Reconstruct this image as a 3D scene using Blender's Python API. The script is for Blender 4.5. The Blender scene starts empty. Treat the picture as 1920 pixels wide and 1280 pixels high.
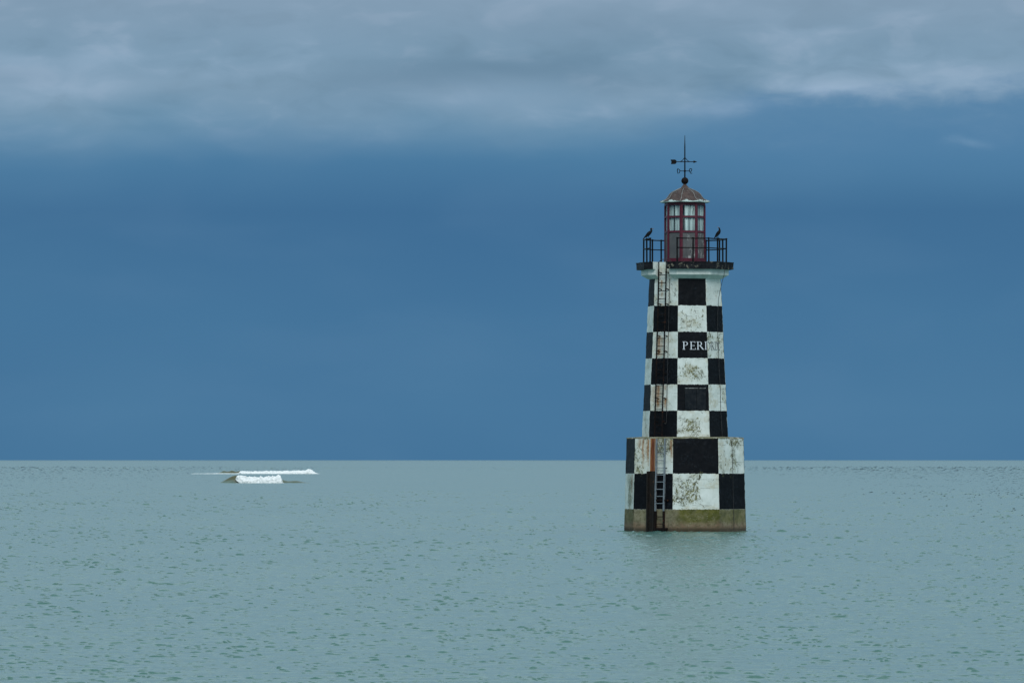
import bpy, bmesh, math, random
import numpy as np
from mathutils import Vector, Matrix, noise as mn

random.seed(5)
rng = np.random.default_rng(11)
sc = bpy.context.scene
col = sc.collection
R = math.radians

# ------------------------------------------------------------------ camera
F = 12000.0          # focal length in photo pixels (1920 wide)
D0 = 300.0           # distance to the lighthouse axis
CAMH = 3.31
cam_d = bpy.data.cameras.new('camera')
cam_d.sensor_width = 36.0
cam_d.lens = 36.0 * F / 1920.0
cam_d.clip_start = 1.0
cam_d.clip_end = 120000.0
cam = bpy.data.objects.new('camera', cam_d)
cam.location = (0, 0, CAMH)
cam.rotation_euler = (R(90) + math.atan(222.0 / F), 0, 0)
col.objects.link(cam)
sc.camera = cam

sc.view_settings.view_transform = 'Standard'
sc.view_settings.look = 'None'
sc.view_settings.exposure = 0.0
sc.view_settings.gamma = 1.0
sc.view_settings.use_curve_mapping = False
sc.render.engine = 'CYCLES'


def lin(r, g, b):
    def f(c):
        c /= 255.0
        return c / 12.92 if c <= 0.04045 else ((c + 0.055) / 1.055) ** 2.4
    return (f(r), f(g), f(b), 1.0)


# ------------------------------------------------------------------ node helper
class G:
    def __init__(self, tree):
        self.t = tree
        self.n = tree.nodes
        self.l = tree.links

    def put(self, sock, v):
        if isinstance(v, bpy.types.NodeSocket):
            self.l.new(v, sock)
        elif v is not None:
            if isinstance(v, (tuple, list)) and len(sock.default_value) == 3 and len(v) == 4:
                v = v[:3]
            sock.default_value = v

    def math(self, op, a, b=None, c=None, clamp=False):
        m = self.n.new('ShaderNodeMath'); m.operation = op; m.use_clamp = clamp
        self.put(m.inputs[0], a)
        if b is not None: self.put(m.inputs[1], b)
        if c is not None: self.put(m.inputs[2], c)
        return m.outputs[0]

    def add(self, a, b): return self.math('ADD', a, b)
    def sub(self, a, b): return self.math('SUBTRACT', a, b)
    def mul(self, a, b): return self.math('MULTIPLY', a, b)

    def mix(self, f, a, b, mode='MIX'):
        m = self.n.new('ShaderNodeMix'); m.data_type = 'RGBA'; m.blend_type = mode
        m.clamp_factor = True
        self.put(m.inputs[0], f); self.put(m.inputs[6], a); self.put(m.inputs[7], b)
        return m.outputs[2]

    def step(self, v, a, b, lo=0.0, hi=1.0):
        m = self.n.new('ShaderNodeMapRange'); m.interpolation_type = 'SMOOTHSTEP'
        self.put(m.inputs['Value'], v)
        m.inputs['From Min'].default_value = a; m.inputs['From Max'].default_value = b
        m.inputs['To Min'].default_value = lo; m.inputs['To Max'].default_value = hi
        return m.outputs[0]

    def noise(self, vec, scale, detail=2.0, rough=0.5, dist=0.0):
        m = self.n.new('ShaderNodeTexNoise')
        self.put(m.inputs['Vector'], vec)
        m.inputs['Scale'].default_value = scale; m.inputs['Detail'].default_value = detail
        m.inputs['Roughness'].default_value = rough; m.inputs['Distortion'].default_value = dist
        return m.outputs['Fac']

    def scale(self, vec, s):
        m = self.n.new('ShaderNodeMapping'); self.put(m.inputs['Vector'], vec)
        m.inputs['Scale'].default_value = s
        return m.outputs[0]

    def rot(self, vec, r, s=(1, 1, 1)):
        m = self.n.new('ShaderNodeMapping'); self.put(m.inputs['Vector'], vec)
        m.inputs['Scale'].default_value = s; m.inputs['Rotation'].default_value = r
        return m.outputs[0]

    def sep(self, vec):
        m = self.n.new('ShaderNodeSeparateXYZ'); self.put(m.inputs[0], vec)
        return m.outputs

    def comb(self, x, y, z):
        m = self.n.new('ShaderNodeCombineXYZ')
        self.put(m.inputs[0], x); self.put(m.inputs[1], y); self.put(m.inputs[2], z)
        return m.outputs[0]

    def coord(self, which='Object'):
        return self.n.new('ShaderNodeTexCoord').outputs[which]

    def attr(self, name):
        m = self.n.new('ShaderNodeAttribute'); m.attribute_name = name
        return m.outputs['Fac']

    def ramp(self, f, stops, interp='EASE'):
        m = self.n.new('ShaderNodeValToRGB'); e = m.color_ramp
        e.interpolation = interp
        self.put(m.inputs[0], f)
        while len(e.elements) < len(stops): e.elements.new(0.5)
        for el, (p, c) in zip(e.elements, stops):
            el.position = p; el.color = c
        return m.outputs[0]

    def bump(self, h, strength=0.3, dist=0.02, normal=None):
        m = self.n.new('ShaderNodeBump'); m.inputs['Strength'].default_value = strength
        m.inputs['Distance'].default_value = dist
        self.put(m.inputs['Height'], h)
        if normal is not None: self.put(m.inputs['Normal'], normal)
        return m.outputs[0]


# ------------------------------------------------------------------ world: storm sky
world = bpy.data.worlds.new('World'); sc.world = world; world.use_nodes = True
w = G(world.node_tree)
for n in list(w.n): w.n.remove(n)
wout = w.n.new('ShaderNodeOutputWorld'); bg = w.n.new('ShaderNodeBackground')
w.l.new(bg.outputs[0], wout.inputs[0])
SUN_EL, SUN_AZ = R(40), R(175)       # light comes from behind the camera, a little to the right
sky = w.n.new('ShaderNodeTexSky'); sky.sky_type = 'NISHITA'; sky.sun_disc = False
sky.sun_elevation = SUN_EL; sky.sun_rotation = SUN_AZ
nish = w.mix(1.0, sky.outputs[0], (0.06, 0.06, 0.06, 1), 'MULTIPLY')
dirv = w.coord('Generated')
dx, dy, dz = w.sep(dirv)
# hundreds of photo pixels: A to the right of the frame centre, E up from the horizon
A_ = w.mul(w.math('ARCTAN2', dx, dy), F / 100.0)
E_ = w.mul(dz, F / 100.0)
stretched = w.scale(dirv, (1, 1, 2.6))
nbig = w.noise(stretched, 34, 3, 0.45, 0.3)
nmid = w.noise(stretched, 95, 4, 0.5, 0.4)
nslow = w.noise(w.scale(dirv, (1, 1, 1.6)), 11, 2, 0.5)
# blue storm band under the cloud deck
band = w.ramp(w.math('DIVIDE', E_, 8.0, clamp=True), [
    (0.0, lin(68, 119, 158)), (0.12, lin(69, 121, 160)), (0.34, lin(61, 116, 157)),
    (0.58, lin(53, 107, 150)), (0.70, lin(68, 122, 162)), (0.80, lin(94, 142, 176))], 'LINEAR')
band = w.mix(w.step(nslow, 0.3, 0.75, 0, 0.4), band, lin(40, 98, 146), 'MIX')
band = w.mix(w.mul(w.step(nbig, 0.40, 0.75), 0.15), band, lin(86, 130, 168))
band = w.mix(w.mul(w.mul(w.step(E_, 4.8, 6.2), w.step(A_, 0.5, 5.0)), 0.75), band, lin(68, 120, 163))
# lower edge of the deck: about 6.1 hundred pixels up, rising to the right
def gauss(cx, cy, sx, sy):
    a = w.math('POWER', w.math('DIVIDE', w.sub(Aw, cx), sx), 2.0)
    b = w.math('POWER', w.math('DIVIDE', w.sub(Ew, cy), sy), 2.0)
    return w.math('EXPONENT', w.mul(w.add(a, b), -1.0))
Aw = w.add(A_, w.mul(w.sub(nmid, 0.5), 2.4))
Ew = w.add(E_, w.mul(w.sub(nbig, 0.5), 1.1))
edge = w.step(A_, 0.0, 9.8, 6.5, 7.0)
right = w.step(A_, 2.0, 5.5)
dist = w.sub(w.add(E_, w.mul(w.sub(nbig, 0.5), 1.5)), edge)
puff = w.mul(w.sub(w.noise(stretched, 190, 4, 0.55, 0.3), 0.5), w.mul(right, 0.7))
dist = w.add(dist, puff)
deck = w.math('ADD', w.mul(w.step(dist, -1.1, 0.65), w.sub(1.0, w.mul(right, 0.7))), w.mul(w.step(dist, -0.42, 0.38), w.mul(right, 0.7)))
cl = w.ramp(w.add(w.mul(nbig, 0.72), w.mul(nmid, 0.28)), [
    (0.32, lin(108, 142, 168)), (0.50, lin(121, 153, 179)), (0.66, lin(136, 165, 191))], 'EASE')
ew = w.mul(nmid, 1.0)
cl = w.mix(w.mul(w.step(ew, 0.52, 0.72), 0.35), cl, lin(152, 174, 198))
cl = w.mix(w.mul(w.step(ew, 0.48, 0.30), 0.30), cl, lin(106, 136, 160))
darkp = w.math('ADD', w.mul(gauss(0.3, 7.15, 2.6, 0.33), 0.75), w.mul(gauss(-2.6, 7.0, 1.9, 0.35), 0.35))
darkp = w.add(darkp, w.mul(gauss(-9.2, 7.25, 1.3, 0.25), 0.3))
darkp = w.add(darkp, w.mul(gauss(1.6, 8.0, 2.8, 0.5), 0.35))
cl = w.mix(darkp, cl, lin(100, 133, 160))
brightp = w.add(w.mul(gauss(6.2, 6.95, 1.1, 0.24), 0.95), w.mul(gauss(4.4, 6.52, 1.1, 0.15), 0.85))
brightp = w.add(brightp, w.mul(gauss(8.8, 7.1, 1.4, 0.3), 0.5))
brightp = w.add(brightp, w.mul(gauss(-0.6, 6.75, 1.8, 0.25), 0.35))
brightp = w.add(brightp, w.mul(gauss(-8.0, 7.0, 1.4, 0.3), 0.35))
cl = w.mix(brightp, cl, lin(152, 178, 204))
# warmer grey higher up in the frame, on to an even bright overcast overhead
cl = w.mix(w.mul(w.step(E_, 7.4, 8.8), 0.5), cl, lin(136, 158, 181))
over = w.mix(w.step(nslow, 0.3, 0.7), lin(164, 196, 214), lin(192, 219, 231))
cl = w.mix(w.step(E_, 9.0, 26.0), cl, over)
cl = w.mix(w.step(dz, 0.15, 0.7), cl, lin(206, 228, 236))
wisp = w.mul(gauss(8.7, 6.0, 0.42, 0.12), 0.45)
band = w.mix(wisp, band, lin(112, 150, 184))
skyc = w.mix(deck, band, cl)
skyc = w.mix(0.94, nish, skyc)
w.l.new(skyc, bg.inputs[0]); bg.inputs[1].default_value = 1.0

sun_d = bpy.data.lights.new('sun', 'SUN'); sun_d.energy = 1.5; sun_d.angle = R(28)
sun_d.color = (1.0, 0.975, 0.94)
sun = bpy.data.objects.new('sun', sun_d)
# direction from the scene to the sun
sdir = Vector((math.sin(SUN_AZ) * math.cos(SUN_EL), math.cos(SUN_AZ) * math.cos(SUN_EL), math.sin(SUN_EL)))
sun.rotation_euler = sdir.to_track_quat('Z', 'Y').to_euler()
col.objects.link(sun)

# ------------------------------------------------------------------ numpy noise
def hash2(ix, iy, seed=0):
    h = (ix.astype(np.int64) * 374761393 + iy.astype(np.int64) * 668265263 + seed * 974634777) & 0xffffffff
    h = ((h ^ (h >> 13)) * 1274126177) & 0xffffffff
    h = h ^ (h >> 16)
    return (h & 0xffff) / 65535.0

def vnoise(x, y, seed=0):
    ix = np.floor(x); iy = np.floor(y); fx = x - ix; fy = y - iy
    fx = fx * fx * (3 - 2 * fx); fy = fy * fy * (3 - 2 * fy)
    a = hash2(ix, iy, seed); b = hash2(ix + 1, iy, seed); c = hash2(ix, iy + 1, seed); d = hash2(ix + 1, iy + 1, seed)
    return (a * (1 - fx) + b * fx) * (1 - fy) + (c * (1 - fx) + d * fx) * fy

def fbm(x, y, seed=0, oct=3):
    s = 0; a = 0.5; t = 0
    for i in range(oct):
        s = s + a * vnoise(x * 2 ** i, y * 2 ** i, seed + i); t += a; a *= 0.5
    return s / t

def sstep(x, a, b):
    t = np.clip((x - a) / (b - a), 0, 1)
    return t * t * (3 - 2 * t)

# ------------------------------------------------------------------ object helpers
def tag(o, label=None, cat=None, group=None, kind=None):
    if label: o['label'] = label
    if cat: o['category'] = cat
    if group: o['group'] = group
    if kind: o['kind'] = kind
    return o

def empty(name, loc, rz=0.0):
    o = bpy.data.objects.new(name, None); col.objects.link(o)
    o.location = loc; o.rotation_euler = (0, 0, rz); o.empty_display_size = 0.3
    return o

def mobj(name, me, parent=None, smooth=False):
    o = bpy.data.objects.new(name, me); col.objects.link(o)
    if parent is not None: o.parent = parent
    if smooth:
        me.polygons.foreach_set('use_smooth', [True] * len(me.polygons))
    return o

class MB:
    """collects shapes and links them as one mesh"""
    def __init__(self): self.v = []; self.f = []; self.m = []
    def raw(self, v, f, mi=0):
        o = len(self.v); self.v += [tuple(p) for p in v]
        self.f += [tuple(i + o for i in q) for q in f]; self.m += [mi] * len(f)
    def box(self, c, ax, ay, az, mi=0):
        c = Vector(c); ax = Vector(ax); ay = Vector(ay); az = Vector(az)
        v = [c + sx * ax + sy * ay + sz * az for sx in (-1, 1) for sy in (-1, 1) for sz in (-1, 1)]
        self.raw(v, [(0, 1, 3, 2), (4, 6, 7, 5), (0, 4, 5, 1), (2, 3, 7, 6), (0, 2, 6, 4), (1, 5, 7, 3)], mi)
    def tube(self, pts, r, n=8, mi=0, cap=True):
        pts = [Vector(p) for p in pts]; rr = r if isinstance(r, (list, tuple)) else [r] * len(pts)
        vs = []; prev = None
        for i, p in enumerate(pts):
            d = (pts[min(i + 1, len(pts) - 1)] - pts[max(i - 1, 0)]).normalized()
            if prev is None:
                up = Vector((0, 0, 1)) if abs(d.z) < 0.9 else Vector((1, 0, 0))
                a = d.cross(up).normalized()
            else:
                a = (prev - d * prev.dot(d)).normalized()
            prev = a; b = d.cross(a)
            for k in range(n):
                t = 2 * math.pi * k / n
                vs.append(p + (a * math.cos(t) + b * math.sin(t)) * rr[i])
        fs = [(i * n + k, i * n + (k + 1) % n, (i + 1) * n + (k + 1) % n, (i + 1) * n + k)
              for i in range(len(pts) - 1) for k in range(n)]
        if cap:
            fs.append(tuple(range(n))[::-1]); fs.append(tuple((len(pts) - 1) * n + k for k in range(n)))
        self.raw(vs, fs, mi)
    def lathe(self, prof, n=16, c=(0, 0, 0), mi=0):
        vs = [(c[0] + r * math.cos(2 * math.pi * k / n), c[1] + r * math.sin(2 * math.pi * k / n), c[2] + z)
              for r, z in prof for k in range(n)]
        fs = [(i * n + k, i * n + (k + 1) % n, (i + 1) * n + (k + 1) % n, (i + 1) * n + k)
              for i in range(len(prof) - 1) for k in range(n)]
        fs.append(tuple(range(n))[::-1]); fs.append(tuple((len(prof) - 1) * n + k for k in range(n)))
        self.raw(vs, fs, mi)
    def build(self, name, mats, parent=None, smooth=False, bevel=0.0):
        me = bpy.data.meshes.new(name); me.from_pydata(self.v, [], self.f)
        for m in (mats if isinstance(mats, (list, tuple)) else [mats]): me.materials.append(m)
        me.polygons.foreach_set('material_index', self.m)
        bm = bmesh.new(); bm.from_mesh(me); bmesh.ops.recalc_face_normals(bm, faces=bm.faces)
        bm.to_mesh(me); bm.free(); me.update()
        o = mobj(name, me, parent, smooth)
        if bevel:
            b = o.modifiers.new('bevel', 'BEVEL'); b.width = bevel; b.segments = 2; b.limit_method = 'ANGLE'
        return o

def copy_part(o, parent, name=None):
    c = o.copy(); col.objects.link(c); c.parent = parent
    return c

# ------------------------------------------------------------------ materials
def material(name):
    m = bpy.data.materials.new(name); m.use_nodes = True
    g = G(m.node_tree)
    bs = next(n for n in g.n if n.type == 'BSDF_PRINCIPLED')
    return m, g, bs

def simple(name, c1, c2, scale=8.0, rough=(0.5, 0.7), metal=0.0, bump=0.2, bdist=0.01, c3=None, t3=(0.6, 0.7), st=(1, 1, 1), spec=0.4):
    m, g, bs = material(name)
    bs.inputs['Specular IOR Level'].default_value = spec
    P = g.scale(g.coord(), st)
    n = g.noise(P, scale, 5, 0.6)
    c = g.mix(g.step(n, 0.35, 0.65), c1, c2)
    if c3:
        n3 = g.noise(P, scale * 0.6, 5, 0.65, 0.3)
        c = g.mix(g.step(n3, *t3), c, c3)
    g.put(bs.inputs['Base Color'], c)
    g.put(bs.inputs['Roughness'], g.step(n, 0.3, 0.7, *rough))
    bs.inputs['Metallic'].default_value = metal
    g.put(bs.inputs['Normal'], g.bump(g.noise(P, scale * 3, 4), bump, bdist))
    return m

WHITE1 = (0.70, 0.76, 0.73, 1); WHITE2 = (0.60, 0.66, 0.62, 1)

def wall_material(name, base):
    m, g, bs = material(name)
    P = g.coord(); px, py, pz = g.sep(P)
    uv = g.sep(g.coord('UV')); u, v = uv[0], uv[1]
    nf = g.noise(P, 9, 4, 0.6); nf2 = g.noise(P, 26, 3, 0.6); nb = g.noise(P, 1.6, 3, 0.55)
    Pv = g.scale(P, (7, 7, 0.9)); streak = g.noise(Pv, 2.0, 4, 0.6)
    rowf = g.math('FLOOR', g.math('MINIMUM', g.add(v, g.mul(g.sub(nf, 0.5), 0.07)), 5.99))
    face = g.math('FLOOR', g.add(u, g.mul(g.sub(nf2, 0.5), 0.012)))
    par = g.math('MODULO', g.add(rowf, g.add(face, 8.0)), 2.0)
    black = g.math('GREATER_THAN', par, 0.5)
    # white paint with damp stains
    wc = g.mix(g.step(nb, 0.35, 0.7), WHITE1, WHITE2)
    wc = g.mix(g.mul(g.step(streak, 0.52, 0.75), 0.35), wc, (0.42, 0.45, 0.38, 1))
    wc = g.mix(g.mul(g.attr('grime'), g.step(nf, 0.3, 0.6)), wc, (0.44, 0.39, 0.25, 1))
    # formwork joints: thin broken horizontal lines
    zz = g.add(pz, g.mul(g.sub(nb, 0.5), 0.06))
    per = 0.40
    tri = g.math('ABSOLUTE', g.sub(g.math('FRACT', g.math('DIVIDE', zz, per)), 0.5))
    line = g.mul(g.step(tri, 0.455, 0.49), g.step(g.noise(g.scale(P, (1, 1, 3)), 2.2, 3, 0.6), 0.5, 0.62))
    wc = g.mix(g.mul(line, 0.7), wc, (0.22, 0.24, 0.22, 1))
    # hairline cracks
    vor = g.n.new('ShaderNodeTexVoronoi'); vor.feature = 'DISTANCE_TO_EDGE'; vor.inputs['Scale'].default_value = 1.1
    wp = g.n.new('ShaderNodeVectorMath'); wp.operation = 'ADD'
    cn = g.n.new('ShaderNodeTexNoise'); cn.inputs['Scale'].default_value = 3.0; cn.inputs['Detail'].default_value = 5
    g.put(cn.inputs['Vector'], P)
    sc_ = g.scale(cn.outputs['Color'], (0.8, 0.8, 0.8))
    g.put(wp.inputs[0], P); g.put(wp.inputs[1], sc_); g.put(vor.inputs['Vector'], wp.outputs[0])
    crack = g.mul(g.math('LESS_THAN', vor.outputs['Distance'], 0.012), g.step(nb, 0.5, 0.6))
    wc = g.mix(g.mul(crack, 0.7), wc, (0.10, 0.10, 0.08, 1))
    # black paint, dusty in patches
    bc = g.mix(g.mul(g.step(nf, 0.45, 0.75), g.step(nb, 0.4, 0.65)), (0.0022, 0.0032, 0.0055, 1), (0.014, 0.019, 0.026, 1))
    bc = g.mix(g.mul(g.step(streak, 0.6, 0.8), 0.3), bc, (0.022, 0.026, 0.031, 1))
    chip = g.mul(g.step(g.noise(P, 16, 4, 0.7), 0.70, 0.74), g.step(nb, 0.5, 0.62))
    bc = g.mix(chip, bc, (0.30, 0.32, 0.31, 1))
    bc = g.mix(g.mul(line, 0.5), bc, (0.002, 0.002, 0.003, 1))
    c = g.mix(black, wc, bc)
    # lichen and moss: leaf-sized flecks that close up where it is thick
    Pm = g.rot(P, (0.5, 0.6, 0.0), (1, 1, 0.62))
    fleck = g.noise(Pm, 11.5, 5, 0.68, 0.9)
    mo = g.attr('moss')
    thr = g.sub(0.72, g.mul(g.mul(mo, g.step(nf2, 0.3, 0.65, 0.82, 1.12)), 0.26))
    mk = g.math('MULTIPLY', g.sub(fleck, thr), 28.0, clamp=True)
    mossc = g.mix(g.step(g.noise(P, 5, 4, 0.6), 0.38, 0.62), (0.034, 0.036, 0.016, 1), (0.15, 0.142, 0.03, 1))
    mossc = g.mix(g.mul(black, 0.6), mossc, (0.02, 0.025, 0.02, 1))
    soft = g.mul(g.step(mo, 0.35, 1.0), g.step(g.noise(P, 7, 4, 0.65), 0.35, 0.6, 0.05, 0.42))
    c = g.mix(g.mul(soft, g.sub(1.0, black)), c, (0.23, 0.235, 0.14, 1))
    c = g.mix(g.mul(mk, 0.9), c, mossc)
    # rust runs
    ru = g.attr('rust')
    rs = g.math('MULTIPLY', ru, g.step(g.noise(g.scale(P, (9, 9, 1.2)), 2.4, 4, 0.6), 0.25, 0.55, 0.5, 1.0))
    rc = g.mix(g.step(nf, 0.4, 0.6), (0.34, 0.15, 0.035, 1), (0.21, 0.065, 0.02, 1))
    c = g.mix(g.mul(rs, g.sub(1.0, g.mul(black, 0.75))), c, rc)
    rough = g.math('ADD', g.mul(black, -0.12), 0.72)
    if base:
        zl = g.add(pz, g.mul(g.sub(nf, 0.5), 0.14))
        conc = g.step(zl, 1.0, 1.03, 1.0, 0.0)
        n1 = g.noise(P, 2.3, 5, 0.62, 0.4); n2 = g.noise(P, 7, 5, 0.65)
        cc = g.mix(g.step(n1, 0.4, 0.6), (0.17, 0.150, 0.105, 1), (0.27, 0.24, 0.175, 1))
        cc = g.mix(g.step(n2, 0.5, 0.7), cc, (0.10, 0.095, 0.06, 1))
        alg = g.math('MULTIPLY', g.attr('algae'), g.step(n2, 0.2, 0.6, 0.55, 1.0))
        algc = g.mix(g.step(n1, 0.35, 0.65), (0.065, 0.072, 0.015, 1), (0.125, 0.12, 0.03, 1))
        cc = g.mix(alg, cc, algc)
        low = g.step(g.add(pz, g.mul(g.sub(n1, 0.5), 0.5)), 0.15, 0.55, 1.0, 0.0)
        lowc = g.mix(g.step(n2, 0.4, 0.62), (0.21, 0.135, 0.085, 1), (0.115, 0.085, 0.05, 1))
        cc = g.mix(g.mul(low, 0.85), cc, lowc)
        wet = g.step(g.add(pz, g.mul(g.sub(n2, 0.5), 0.30)), 0.06, 0.24, 1.0, 0.0)
        cc = g.mix(g.mul(wet, 0.8), cc, (0.03, 0.026, 0.018, 1))
        sp = g.mul(g.step(g.noise(P, 22, 3, 0.6), 0.62, 0.68), g.step(g.noise(P, 1.5, 2), 0.45, 0.6))
        cc = g.mix(g.mul(sp, 0.7), cc, (0.40, 0.40, 0.30, 1))
        cc = g.mix(g.mul(g.step(streak, 0.55, 0.75), 0.5), cc, (0.06, 0.055, 0.03, 1))
        c = g.mix(conc, c, cc)
        rough = g.mix(conc, g.comb(rough, rough, rough), (0.85, 0.85, 0.85, 1))
        rough = g.sep(rough)[0]
    g.put(bs.inputs['Base Color'], c); g.put(bs.inputs['Roughness'], rough)
    g.put(bs.inputs['Specular IOR Level'], g.sub(0.4, g.mul(black, 0.27)))
    b1 = g.bump(g.add(g.mul(nf, 0.6), g.mul(mk, 0.3)), 0.35, 0.03)
    b2 = g.bump(g.add(g.mul(nf2, 0.5), g.mul(g.add(line, crack), -1.0)), 0.4, 0.012, b1)
    g.put(bs.inputs['Normal'], b2)
    return m

M_tower = wall_material('painted_tower_wall', False)
M_base = wall_material('painted_base_wall', True)
M_white = simple('white_masonry_paint', (0.70, 0.76, 0.73, 1), (0.56, 0.62, 0.59, 1), 3, (0.7, 0.85), c3=(0.12, 0.12, 0.09, 1), t3=(0.66, 0.72), bdist=0.02)
M_black = simple('black_masonry_paint', (0.003, 0.004, 0.007, 1), (0.012, 0.014, 0.018, 1), 6, (0.5, 0.7), c3=(0.17, 0.155, 0.12, 1), t3=(0.57, 0.66), bdist=0.03, bump=0.4, spec=0.15)
M_deck = simple('bitumen_deck', (0.03, 0.032, 0.034, 1), (0.08, 0.078, 0.07, 1), 5, (0.7, 0.9), c3=(0.3, 0.3, 0.28, 1), t3=(0.66, 0.72))
M_iron = simple('black_iron', (0.002, 0.0025, 0.004, 1), (0.006, 0.005, 0.005, 1), 12, (0.4, 0.6), spec=0.15, c3=(0.10, 0.035, 0.012, 1), t3=(0.62, 0.72))
M_rustiron = simple('rusted_iron', (0.012, 0.007, 0.006, 1), (0.005, 0.004, 0.005, 1), 7, (0.7, 0.9), c3=(0.11, 0.035, 0.012, 1), t3=(0.60, 0.70), spec=0.15)
M_rust = simple('orange_rust', (0.22, 0.085, 0.03, 1), (0.36, 0.17, 0.07, 1), 5, (0.8, 0.95), c3=(0.10, 0.03, 0.015, 1), t3=(0.55, 0.65), st=(2, 2, 0.5))
M_galv = simple('galvanised_steel', (0.20, 0.23, 0.26, 1), (0.30, 0.33, 0.36, 1), 10, (0.45, 0.6), 0.5)
M_red = simple('maroon_paint', (0.070, 0.004, 0.017, 1), (0.105, 0.008, 0.026, 1), 7, (0.4, 0.6), c3=(0.20, 0.08, 0.09, 1), t3=(0.66, 0.74))
M_grey = simple('grey_panel', (0.075, 0.078, 0.084, 1), (0.095, 0.098, 0.102, 1), 3, (0.5, 0.7), bump=0.1)
M_dirty = simple('guano_streaked_grey_panel', (0.078, 0.081, 0.087, 1), (0.12, 0.12, 0.125, 1), 5, (0.6, 0.8), c3=(0.42, 0.42, 0.42, 1), t3=(0.54, 0.66), st=(2, 2, 0.8))
M_lead = simple('lead_grey_cable', (0.015, 0.017, 0.02, 1), (0.045, 0.045, 0.047, 1), 10)
M_letw = simple('white_lettering', (0.70, 0.74, 0.80, 1), (0.62, 0.66, 0.72, 1), 10)
M_letb = simple('worn_dark_lettering', (0.14, 0.15, 0.165, 1), (0.34, 0.36, 0.36, 1), 14)
M_bird = simple('black_feathers', (0.002, 0.0025, 0.004, 1), (0.006, 0.007, 0.009, 1), 20, (0.5, 0.7), spec=0.12)
M_bill = simple('yellow_horn', (0.30, 0.16, 0.04, 1), (0.22, 0.14, 0.07, 1), 20)
M_shut = simple('glossy_black_paint', (0.002, 0.003, 0.005, 1), (0.005, 0.007, 0.010, 1), 4, (0.2, 0.45), bump=0.15, spec=0.3)
M_lens = simple('frosted_lens', (0.5, 0.55, 0.54, 1), (0.62, 0.66, 0.64, 1), 5, (0.2, 0.3))

# copper roof: brown with pale verdigris along the eaves
M_roof, g, bs = material('weathered_copper')
P = g.coord(); pz = g.sep(P)[2]
n = g.noise(P, 5, 5, 0.6); n2 = g.noise(P, 2.2, 3, 0.6, 0.5)
c = g.mix(g.step(n, 0.35, 0.65), (0.045, 0.026, 0.024, 1), (0.088, 0.055, 0.048, 1))
c = g.mix(g.mul(g.step(g.noise(g.scale(P, (4, 4, 1)), 3, 4, 0.6), 0.55, 0.7), 0.4), c, (0.22, 0.24, 0.23, 1))
ver = g.step(g.sub(g.mul(g.step(n2, 0.42, 0.60), 0.10), pz), 0.0, 0.03)
c = g.mix(g.mul(ver, 0.85), c, (0.50, 0.62, 0.60, 1))
g.put(bs.inputs['Base Color'], c); bs.inputs['Roughness'].default_value = 0.65
bs.inputs['Metallic'].default_value = 0.15
g.put(bs.inputs['Normal'], g.bump(n, 0.3, 0.03))

# lantern glazing: clear panes, reflective at a slant
M_glass = bpy.data.materials.new('window_glass'); M_glass.use_nodes = True
g = G(M_glass.node_tree)
for n in list(g.n): g.n.remove(n)
go = g.n.new('ShaderNodeOutputMaterial'); tr = g.n.new('ShaderNodeBsdfTransparent'); gl = g.n.new('ShaderNodeBsdfGlossy')
tr.inputs[0].default_value = (0.86, 0.93, 0.92, 1); gl.inputs['Roughness'].default_value = 0.03
fr = g.n.new('ShaderNodeLayerWeight'); fr.inputs[0].default_value = 0.5
mx = g.n.new('ShaderNodeMixShader')
g.put(mx.inputs[0], g.math('MULTIPLY_ADD', g.math('POWER', fr.outputs['Facing'], 4.0), 0.7, 0.05, clamp=True))
g.l.new(tr.outputs[0], mx.inputs[1]); g.l.new(gl.outputs[0], mx.inputs[2]); g.l.new(mx.outputs[0], go.inputs[0])

# pale drapes behind the glass
M_drape, g, bs = material('pale_drape')
P = g.coord()
n = g.noise(g.scale(P, (9, 9, 0.4)), 1.3, 3, 0.5)
c = g.mix(g.step(n, 0.35, 0.62), (0.66, 0.73, 0.73, 1), (0.27, 0.32, 0.33, 1))
g.put(bs.inputs['Base Color'], c); bs.inputs['Roughness'].default_value = 0.9

# sea: turbid green water under ripples
M_sea, g, bs = material('sea_water')
P = g.coord()
n = g.noise(P, 0.02, 3, 0.5)
c = g.mix(g.step(n, 0.35, 0.65), (0.068, 0.166, 0.148, 1), (0.080, 0.178, 0.154, 1))
g.put(bs.inputs['Base Color'], c)
bs.inputs['Roughness'].default_value = 0.2
bs.inputs['IOR'].default_value = 1.42
h1 = g.noise(g.scale(P, (1.0, 1.7, 1)), 3.2, 3, 0.55, 0.3)
h2 = g.noise(g.scale(P, (1.0, 1.5, 1)), 0.9, 3, 0.5, 0.2)
b0 = g.bump(h2, 0.45, 0.25)
g.put(bs.inputs['Normal'], g.bump(h1, 0.45, 0.05, b0))

M_swell, g, bs = material('shaded_wave_water')
g.put(bs.inputs['Base Color'], g.mix(g.attr('face_shade'), (0.11, 0.17, 0.145, 1), (0.090, 0.095, 0.055, 1)))  # darkness of the steep wave face painted into the colour, paler at the foot
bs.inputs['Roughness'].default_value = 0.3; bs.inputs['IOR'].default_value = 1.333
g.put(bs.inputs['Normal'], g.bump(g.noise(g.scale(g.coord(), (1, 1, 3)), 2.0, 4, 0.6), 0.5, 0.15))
M_foam, g, bs = material('sea_foam')
n = g.noise(g.coord(), 3.0, 5, 0.65)
g.put(bs.inputs['Base Color'], g.mix(g.step(n, 0.28, 0.5), (0.48, 0.56, 0.58, 1), (0.88, 0.90, 0.91, 1)))
bs.inputs['Roughness'].default_value = 0.9
g.put(bs.inputs['Normal'], g.bump(n, 0.6, 0.15))

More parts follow.
